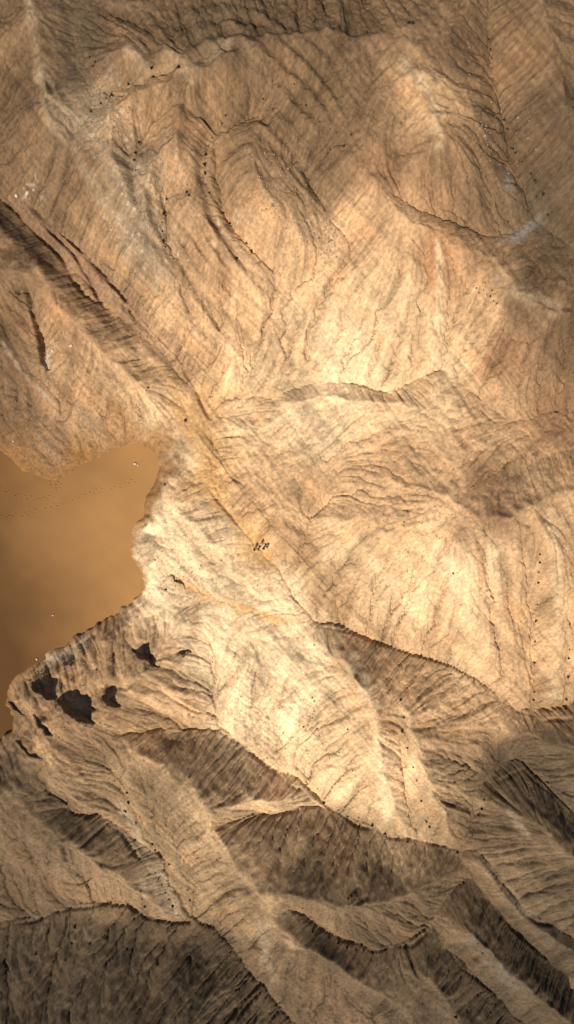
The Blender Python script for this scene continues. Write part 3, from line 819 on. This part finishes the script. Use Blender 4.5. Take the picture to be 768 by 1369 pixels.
ARCH = [(0,.0),(.12,.55),(.35,.95),(.6,1),(.85,.8),(1,.1)]
outcrop((78,934),(128,967), ARCH, 3.3, 'largest rock fin on the cliff, throwing the widest black arched shadow', seed=1, width=1.7)
outcrop((42,914),(74,938), ARCH, 2.0, 'brown rock fin with arched shadow nearest the sand, left of the largest', seed=2)
outcrop((136,930),(160,947), [(0,0),(.25,.5),(.5,1),(.7,.6),(1,.1)], 2.8, 'pointed rock fin with a triangular shadow, just right of the largest', seed=3, width=1.2)
outcrop((176,868),(214,893), [(0,.1),(.2,.45),(.4,1),(.55,.6),(.75,.7),(1,.1)], 2.4, 'rock fin with a jagged black shadow, highest up the cliff', seed=4, width=1.2)
outcrop((48,952),(70,985), [(0,.1),(.3,.6),(.6,.5),(.8,1),(1,.1)], 1.4, 'small broken rock rib below the leftmost arched shadow', seed=5, width=1.0)
outcrop((20,992),(58,1014), [(0,.1),(.2,.7),(.5,.6),(.8,.8),(1,.1)], 0.9, 'long low rock ledge at the foot of the cliff beside the sand', seed=6, width=.8)
outcrop((236,876),(256,870), [(0,.1),(.4,1),(.7,.7),(1,.1)], 0.9, 'short rock ledge at the right end of the cliff crest', seed=7, width=.8)
outcrop((10,940),(36,958), [(0,.1),(.3,.8),(.6,1),(1,.1)], 0.9, 'low rock ledge at the left edge where cliff meets sand', seed=8, width=.8)
outcrop((226,770),(246,786), [(0,.1),(.3,.6),(.7,1),(1,.1)], 0.7, 'small pale rock ledge beside the sandy wash, left of the people', LEDGE_M, seed=9, width=.7)

def stone_mesh(name, r, seed, flat=.65):
    rg = random.Random(seed)
    bm = bmesh.new(); bmesh.ops.create_icosphere(bm, subdivisions=2, radius=1)
    ph = [Vector((rg.uniform(-1,1), rg.uniform(-1,1), rg.uniform(-1,1))).normalized() for _ in range(7)]
    for v in bm.verts:
        d = v.co.normalized()
        k = min(1.0, min((0.74 / max(1e-3, d.dot(p)) if d.dot(p) > .3 else 2) for p in ph))
        v.co = Vector((d.x * 1.15, d.y * .9, d.z * flat)) * r * k * rg.uniform(.95, 1.05)
    me = bpy.data.meshes.new(name); bm.to_mesh(me); bm.free()
    return me

PALE_M = rough_mat('pale_limestone', (0.38,0.31,0.22), (0.52,0.44,0.33), 3, 0.05)
DARK_M = rough_mat('dark_flint', (0.03,0.024,0.018), (0.07,0.055,0.04), 3, 0.05)
BOULDERS = [(181,620,.34,'pale boulder on the sand near its upper edge, left of a pair',0),(185,622,.26,'pale boulder on the sand near its upper edge, right of a pair',0),
 (70,823,.26,'pale stone on the sand above the cliff, below the middle',0),(48,882,.30,'pale stone where the sand meets the cliff foot',0),
(95,462,.42,'lone pale boulder on the slope right of the dark gash',0),(71,469,.38,'pale boulder at the right bank of the dark gash',0),
 (66,492,.34,'pale boulder at the lower mouth of the dark gash',0),(22,262,.45,'upper left pale boulder on the bank above the canyon',0),(37,258,.5,'pale boulder on the bank just right of the upper left one',0),
 (198,518,.34,'dark stone on the tan slope left of the canyon',1),(248,562,.5,'dark boulder on the orange sand upstream of the people',1),(221,648,.35,'dark stone on the cream slope right of the sand',1),(606,766,.35,'dark stone on the bright slope right of centre',1),
 (222,788,.36,'dark stone by the pale ledge at the wash',1),(18,590,.3,'small pale stone on the gravel at the left edge',0),(98,884,.34,'pale boulder on the cliff near the sand margin',0)]
for k_, (u, v, r_, lab, dk) in enumerate(BOULDERS):
    x, y, z = on_land(u, v)
    inside_sand = sand_distance(np.array([[x - 90, x]]), np.array([[y, y]]))[0, 1] < 0
    if inside_sand: x, y = p2w(u, v, 14.2); z = sand_level(x, y)
    o = link('boulder', stone_mesh('boulder', r_ * .8, 40 + k_), DARK_M if dk else PALE_M)
    o.location = (x, y, z + r_ * .2); o.rotation_euler = (0, 0, k_ * 1.7)
    tag(o, lab, 'boulder', 'boulders lying on slopes and sand')

def gravel():
    rg = np.random.RandomState(21)
    bm = bmesh.new(); bmesh.ops.create_icosphere(bm, subdivisions=1, radius=1)
    bv = np.array([v.co[:] for v in bm.verts]); bf = np.array([[v.index for v in f.verts] for f in bm.faces]); bm.free()
    V, F, k = [], [], 0
    zones = [(150,160,40,420),(190,300,45,600),(215,235,40,250),(60,460,16,50),(90,880,60,260),(40,600,50,160),(360,250,60,300),(430,320,40,250),(170,560,40,120),(150,1000,60,200),(640,180,60,200),(240,760,60,140),(560,690,90,260),(330,1000,110,240)]
    for u, v, r_, n in zones:
        for _ in range(n):
            uu, vv = u + rg.normal(0, r_ * .55), v + rg.normal(0, r_ * .55)
            x, y, z = on_land(uu, vv)
            if x < -24 and sand_distance(np.array([[x - 90, x]]), np.array([[y, y]]))[0, 1] < 0: continue
            s_ = rg.uniform(.05, .15) * (1.6 if rg.rand() < .12 else 1)
            V.append(bv * s_ * rg.uniform(.75, 1.25, (len(bv), 1)) * np.array([1, 1, .7]) + np.array([x, y, z + s_ * .25]))
            F.append(bf + k); k += len(bv)
    me = bpy.data.meshes.new('gravel'); me.from_pydata(np.concatenate(V).tolist(), [], np.concatenate(F).tolist()); me.update()
    o = link('gravel', me, rough_mat('gravel_stone', (0.13,0.095,0.06), (0.33,0.255,0.17), 0.8, 0)); o['kind'] = 'stuff'
    o['label'] = 'small pale stones scattered over the slopes'; o['category'] = 'gravel'
gravel()

def shrub_mesh(seed):
    rg = random.Random(seed)
    bm = bmesh.new()
    for _ in range(9):
        a_, t_ = rg.uniform(0, 6.28), rg.uniform(.15, .9)
        tip = Vector((math.cos(a_)*t_*.8, math.sin(a_)*t_*.8, rg.uniform(.45, .85)))
        w = Vector((-math.sin(a_), math.cos(a_), 0)) * .02
        vs_ = [bm.verts.new(p) for p in (-w, w, tip + w*.3, tip - w*.3)]
        bm.faces.new(vs_)
    for _ in range(170):
        a_, ph = rg.uniform(0, 6.28), rg.uniform(0, 1.45)
        rr = rg.uniform(.45, 1.0) * (0.75 + .25 * math.sin(3 * a_ + seed))
        p = Vector((math.cos(a_)*math.cos(ph)*rr, math.sin(a_)*math.cos(ph)*rr, .06 + math.sin(ph)*rr*.8))
        d1 = Vector((rg.uniform(-1,1), rg.uniform(-1,1), rg.uniform(-1,1))).normalized()
        d2 = d1.orthogonal().normalized()
        s_ = rg.uniform(.16, .28)
        bm.faces.new([bm.verts.new(p + q) for q in (d1*s_, d2*s_*.5, -d1*s_, -d2*s_*.5)])
    me = bpy.data.meshes.new('desert_shrub'); bm.to_mesh(me); bm.free()
    return me

SHRUB_M = rough_mat('dry_shrub', (0.018,0.016,0.009), (0.045,0.038,0.02), 6, 0)
SHRUBS = [
 ('in the straight gully near the right edge', 'shrubs in the right gully', '722,741 722,752 721,765 720,779 719,808 717,830 716,858 715,886 715,925 714,936'),
 ('along the gully at the very right edge', 'shrubs at the right edge', '762,835 762,868 761,880 760,905 758,935 757,948'),
 ('along the curved scallop in the upper middle', 'shrubs on the curved scallop', '302,154 297,165 284,184 279,195 275,207 274,220 275,231 276,246 280,258 299,285 308,298 330,325 336,336 316,346'),
 ('on the dark edge left of the curved scallop', 'shrubs on the left scallop', '223,266 219,285 217,297 217,309 218,322 250,258 253,262'),
 ('at the short notch below the upper left humps', 'shrubs at the upper left notch', '186,190 181,204 180,214 182,228'),
 ('along the dark line of the upper left humps', 'shrubs along the upper left humps', '121,78 128,84 143,134 136,140 122,150 172,112 203,92 205,104 218,103 240,94 126,90 150,128'),
 ('along the winding gully at the upper right', 'shrubs in the upper right gully', '654,52 656,66 658,78 675,160 679,172 686,198 690,204 699,216 711,232 716,241 718,262 727,259 733,287 680,296'),
 ('beneath the top ridge line', 'shrubs under the top ridge', '318,40 326,42 352,42 420,36 446,46 452,44 504,40 545,38 550,38 490,50'),
 ('on the brown shelf above the middle', 'shrubs on the brown shelf', '394,112 410,140 414,152 420,158 442,172 450,178 428,162 460,196 478,188 470,180 352,132 365,146'),
 ('in the loose cluster on the pale spur at right', 'shrubs on the right spur', '637,385 641,391 647,388 651,394 656,396 660,402 665,406 649,378 658,388'),
 ('in dotted rows on the bright slope below centre', 'shrubs on the bright central slope', '418,960 424,974 427,984 432,995 437,1004 441,1014 465,975 472,1031 473,1053 470,1018 412,1008 406,972 470,1070'),
 ('in the gully between the two pale ribs', 'shrubs between the pale ribs', '536,936 540,960 538,978 545,1000 553,1026 558,1044 564,1071 571,1099 575,1106'),
 ('on the black line ending the bright slope', 'shrubs at the foot of the bright slope', '412,1056 425,1055 433,1074 453,1084 465,1092 480,1094 498,1104 515,1115 545,1126 580,1130'),
 ('along the valley bend at lower right', 'shrubs at the valley bend', '648,1070 645,1082 640,1090 642,1086 634,1110 632,1118 630,1126 640,1100 612,1140'),
 ('in the dotted rows on the lower left slope', 'shrubs in the lower left rows', '170,1060 172,1073 168,1084 182,1100 204,1128 208,1136 216,1146 226,1156 208,1166 212,1175 216,1184 221,1194 226,1203 231,1212 188,1192 190,1202 194,1212 198,1222 212,1232 226,1232 238,1224 251,1190 254,1204 262,1196'),
 ('along the scalloped line at lower middle', 'shrubs on the lower middle scallop', '405,1214 408,1224 418,1246 428,1249 440,1254 452,1261 464,1267 476,1271 486,1270 498,1274 466,1202 470,1198 475,1194'),
 ('on the dark hill at lower left', 'shrubs on the dark hill', '100,1240 96,1262 88,1284 170,1270 172,1300 120,1262 48,1276 40,1300 210,1290'),
 ('on the shaded ridges at lower right', 'shrubs on the lower right ridges', '600,1300 616,1308 640,1262 676,1278 700,1282 646,1275 668,1258 690,1210 610,1360 625,1354'),
]
ORD = 'first second third fourth fifth sixth seventh eighth ninth tenth eleventh twelfth thirteenth fourteenth fifteenth sixteenth seventeenth eighteenth nineteenth twentieth twenty-first twenty-second twenty-third twenty-fourth'.split()
SM = [shrub_mesh(k) for k in range(4)]
for m_ in SM: m_.materials.append(SHRUB_M)
rs = random.Random(3)
for lab, grp, spots in SHRUBS:
    P_ = [tuple(map(float, t_.split(','))) for t_ in spots.split()]
    tall = (max(p[1] for p in P_) - min(p[1] for p in P_)) >= (max(p[0] for p in P_) - min(p[0] for p in P_))
    P_.sort(key=lambda p: p[1] if tall else p[0])
    for n_, (u, v) in enumerate(P_):
        x, y, z = on_land(u, v)
        o = bpy.data.objects.new('desert_shrub', rs.choice(SM)); COL.objects.link(o)
        k = rs.uniform(.22, .48) * (.65 if 'spur' in grp or 'shelf' in grp or 'central' in grp else 1)
        o.location = (x, y, z - .03); o.scale = (k * rs.uniform(.85, 1.2), k, k); o.rotation_euler = (0, 0, rs.uniform(0, 6.28))
        tag(o, f"{ORD[n_]} dark shrub from the {'top' if tall else 'left'} {lab}", 'shrub', grp)

# ------------------------------------------------------------------ people
def cloth(name, c, rough=.85):
    return rough_mat(name, tuple(x * .8 for x in c), c, 12, 0.004, rough)
SKIN = rough_mat('skin', (0.40,0.24,0.16), (0.46,0.28,0.19), 8, 0, .55)
SHOE = cloth('shoe_leather', (0.05,0.04,0.03))
HAIR = cloth('dark_hair', (0.02,0.015,0.01))

def person_body(pose):
    """pose: stride, left and right arm as (elbow, wrist) offsets from the shoulder; facing +Y"""
    J, E, R = [], [], []
    def add(p, r, par=None):
        J.append(p); R.append(r)
        if par is not None: E.append((par, len(J) - 1))
        return len(J) - 1
    lean = pose.get('lean', 0.0); st = pose.get('stride', .1)
    pel = add((0, 0, .96), (.15, .11))
    bel = add((0, lean * .2, 1.10), (.135, .10), pel)
    che = add((0, lean * .5, 1.30), (.16, .115), bel)
    nk = add((0, lean * .9, 1.47), (.06, .06), che)
    hd = add((0, lean + .015, 1.60), (.078, .095), nk)
    cr = add((0, lean + .01, 1.71), (.065, .08), hd)
    add((0, lean + .125, 1.595), (.014, .016), hd)                         # nose
    for s_ in (-1, 1):
        add((s_ * .088, lean + .0, 1.60), (.012, .02), hd)                 # ear
        hip = add((s_ * .10, 0, .90), (.088, .095), pel)
        f = st * s_
        kn = add((s_ * .11, f * .5 + .02, .50), (.078, .08), hip)
        an = add((s_ * .115, f - .02, .10), (.06, .065), kn)
        he = add((s_ * .12, f - .045, .045), (.040, .036), an)
        add((s_ * .14, f + .16, .035), (.042, .028), an)
        sh = add((s_ * .19, lean * .55, 1.40), (.062, .062), che)
        eo, wo = pose['L'] if s_ < 0 else pose['R']
        S0 = Vector(J[sh]); El = S0 + Vector((s_ * eo[0], eo[1], eo[2])); Wr = El + Vector((s_ * wo[0], wo[1], wo[2]))
        el = add(tuple(El), (.043, .043), sh)
        wr = add(tuple(Wr), (.028, .026), el)
        d = (Wr - El).normalized(); side = Vector((0, 1, 0)) - d * d.y
        side = side.normalized() if side.length > .2 else Vector((1, 0, 0))
        nrm = d.cross(side).normalized() * (-s_)
        pa = add(tuple(Wr + d * .055), (.036, .016), wr)
        for k, ln in enumerate((.070, .082, .076, .058)):
            b0 = Wr + d * .095 + side * (.028 - .019 * k)
            f0 = add(tuple(b0), (.0092, .0092), pa)
            f1 = add(tuple(b0 + d * ln * .55 + nrm * .012), (.0085, .0085), f0)
            add(tuple(b0 + d * ln * .9 + nrm * .034), (.0072, .0072), f1)
        t0 = add(tuple(Wr + d * .040 + side * .036), (.011, .011), pa)
        t1 = add(tuple(Wr + d * .072 + side * .062 + nrm * .01), (.0095, .0095), t0)
        add(tuple(Wr + d * .10 + side * .064 + nrm * .022), (.008, .008), t1)
    me = bpy.data.meshes.new('skeleton'); me.from_pydata(J, E, []); me.update()
    o = bpy.data.objects.new('skeleton', me); COL.objects.link(o)
    sk = o.modifiers.new('skin', 'SKIN'); sk.use_smooth_shade = True
    for i, v in enumerate(me.skin_vertices[0].data):
        v.radius = R[i]; v.use_root = (i == 0)
    o.modifiers.new('sub', 'SUBSURF').levels = 1
    dg = bpy.context.evaluated_depsgraph_get()
    out = bpy.data.meshes.new_from_object(o.evaluated_get(dg))
    hands = [Vector(J[i]) for i in range(len(J)) if abs(R[i][0] - .028) < 1e-6]
    bpy.data.objects.remove(o); bpy.data.meshes.remove(me)
    return out, hands, lean

def person(u, v, rz, pose, shirt, trousers, hat, label, pack=None):
    x, y, z = on_land(u, v)
    me, hands, lean = person_body(pose)
    me.name = 'person'
    for m in (trousers, shirt, SKIN, SHOE): me.materials.append(m)
    me.materials.pop(index=0) if me.materials[0] is None else None
    for p in me.polygons:
        c = p.center
        if c.z < .085: k = 3
        elif c.z > 1.50 and abs(c.x) < .13: k = 2
        elif any((c - h).length < .20 and (c - h).length < 1 and abs((c - h).length) < .2 and (c - Vector((0, 0, 1.2))).length > (h - Vector((0, 0, 1.2))).length - .02 for h in hands): k = 2
        elif c.z < .97 and abs(c.x) < .24 and not any((c - h).length < .26 for h in hands): k = 0
        else: k = 1
        p.material_index = k
    o = link('person', me); o.location = (x, y, z + .005); o.rotation_euler = (0, 0, rz); o.scale = (1.12, 1.12, 1.0)
    tag(o, label, 'person', 'hikers standing together in the wash')
    bm = bmesh.new(); bmesh.ops.create_uvsphere(bm, u_segments=20, v_segments=12, radius=1)
    for q in bm.verts: q.co = Vector((q.co.x * .098, q.co.y * .115 + lean - .012, q.co.z * .10 + 1.675))
    bmesh.ops.delete(bm, geom=[q for q in bm.verts if q.co.z < 1.60 and q.co.y > lean - .04 or q.co.z < 1.585], context='VERTS')
    hm = bpy.data.meshes.new('hair'); bm.to_mesh(hm); bm.free()
    link('hair', hm, HAIR, o)
    if hat is not None:
        bm = bmesh.new()
        prof = [(.0, 1.805), (.06, 1.80), (.095, 1.775), (.112, 1.725), (.118, 1.705), (.185, 1.69), (.19, 1.684), (.118, 1.695)]
        rings = []
        for r_, zz in prof:
            rings.append([bm.verts.new((max(r_, .001) * math.cos(t * math.pi / 12), lean - .01 + max(r_, .001) * 1.1 * math.sin(t * math.pi / 12), zz)) for t in range(24)])
        for a_, b_ in zip(rings[:-1], rings[1:]):
            for t in range(24): bm.faces.new((a_[t], a_[(t+1) % 24], b_[(t+1) % 24], b_[t]))
        hm = bpy.data.meshes.new('sun_hat'); bm.to_mesh(hm); bm.free()
        link('sun_hat', hm, hat, o)
    if pack is not None:
        bm = bmesh.new(); bmesh.ops.create_cube(bm, size=1)
        for q in bm.verts: q.co = Vector((q.co.x * (.30 if q.co.z < 0 else .26), q.co.y * .16 + lean * .5 - .20, q.co.z * .46 + 1.24))
        bmesh.ops.bevel(bm, geom=bm.edges[:], offset=.045, segments=3, affect='EDGES')
        hm = bpy.data.meshes.new('backpack'); bm.to_mesh(hm); bm.free()
        pk = link('backpack', hm, pack, o)
        for s_ in (-1, 1):
            bm = bmesh.new()
            pts = [(s_*.10, -.13, 1.44), (s_*.11, -.04, 1.475), (s_*.115, .06, 1.455), (s_*.115, .125, 1.33), (s_*.12, .09, 1.15), (s_*.13, -.10, 1.06)]
            prev = None
            for px, py, pz in pts:
                cur = [bm.verts.new((px - .02, py + lean * .5, pz)), bm.verts.new((px + .02, py + lean * .5, pz))]
                if prev: bm.faces.new((prev[0], prev[1], cur[1], cur[0]))
                prev = cur
            sm = bpy.data.meshes.new('strap'); bm.to_mesh(sm); bm.free()
            link('strap', sm, pack, pk)
    return o

DOWN = ((.05, .02, -.29), (.02, .08, -.25)); HIPS = ((.15, -.06, -.24), (-.12, .12, -.18)); FWD = ((.04, .14, -.25), (-.03, .24, .02))
UPA = ((.10, .16, .20), (-.08, .10, .20)); SWING = ((.05, -.12, -.27), (.01, .04, -.25))
K1, K2, K3 = cloth('black_cloth', (0.018,0.018,0.02)), cloth('navy_cloth', (0.02,0.024,0.04)), cloth('charcoal_cloth', (0.035,0.033,0.032))
GREY, PINK, BLUE = cloth('pale_grey_cloth', (0.42,0.40,0.36)), cloth('dusty_pink_cloth', (0.42,0.20,0.20)), cloth('pale_blue_cloth', (0.32,0.38,0.50))
person(340.8,734.2, -.5, dict(L=DOWN, R=SWING, stride=.16, lean=.03), K1, K3, K1, 'person in black clothes and black hat, leftmost of the five', K1)
person(346.2,733.2, .4, dict(L=FWD, R=FWD, stride=.05, lean=.02), K2, K1, None, 'bareheaded person in navy, second from left, both forearms raised', K3)
person(349.8,727.6, 2.6, dict(L=HIPS, R=DOWN, stride=.06), K3, K2, GREY, 'person with pale grey sun hat standing above the other four')
person(353.0,733.0, 1.2, dict(L=DOWN, R=FWD, stride=.10, lean=.04), PINK, K1, K1, 'person in dusty pink shirt and black hat, second from right', K1)
person(357.0,730.8, 1.9, dict(L=SWING, R=DOWN, stride=.18, lean=.03), BLUE, K2, None, 'bareheaded person in pale blue shirt, rightmost of the five', K1)
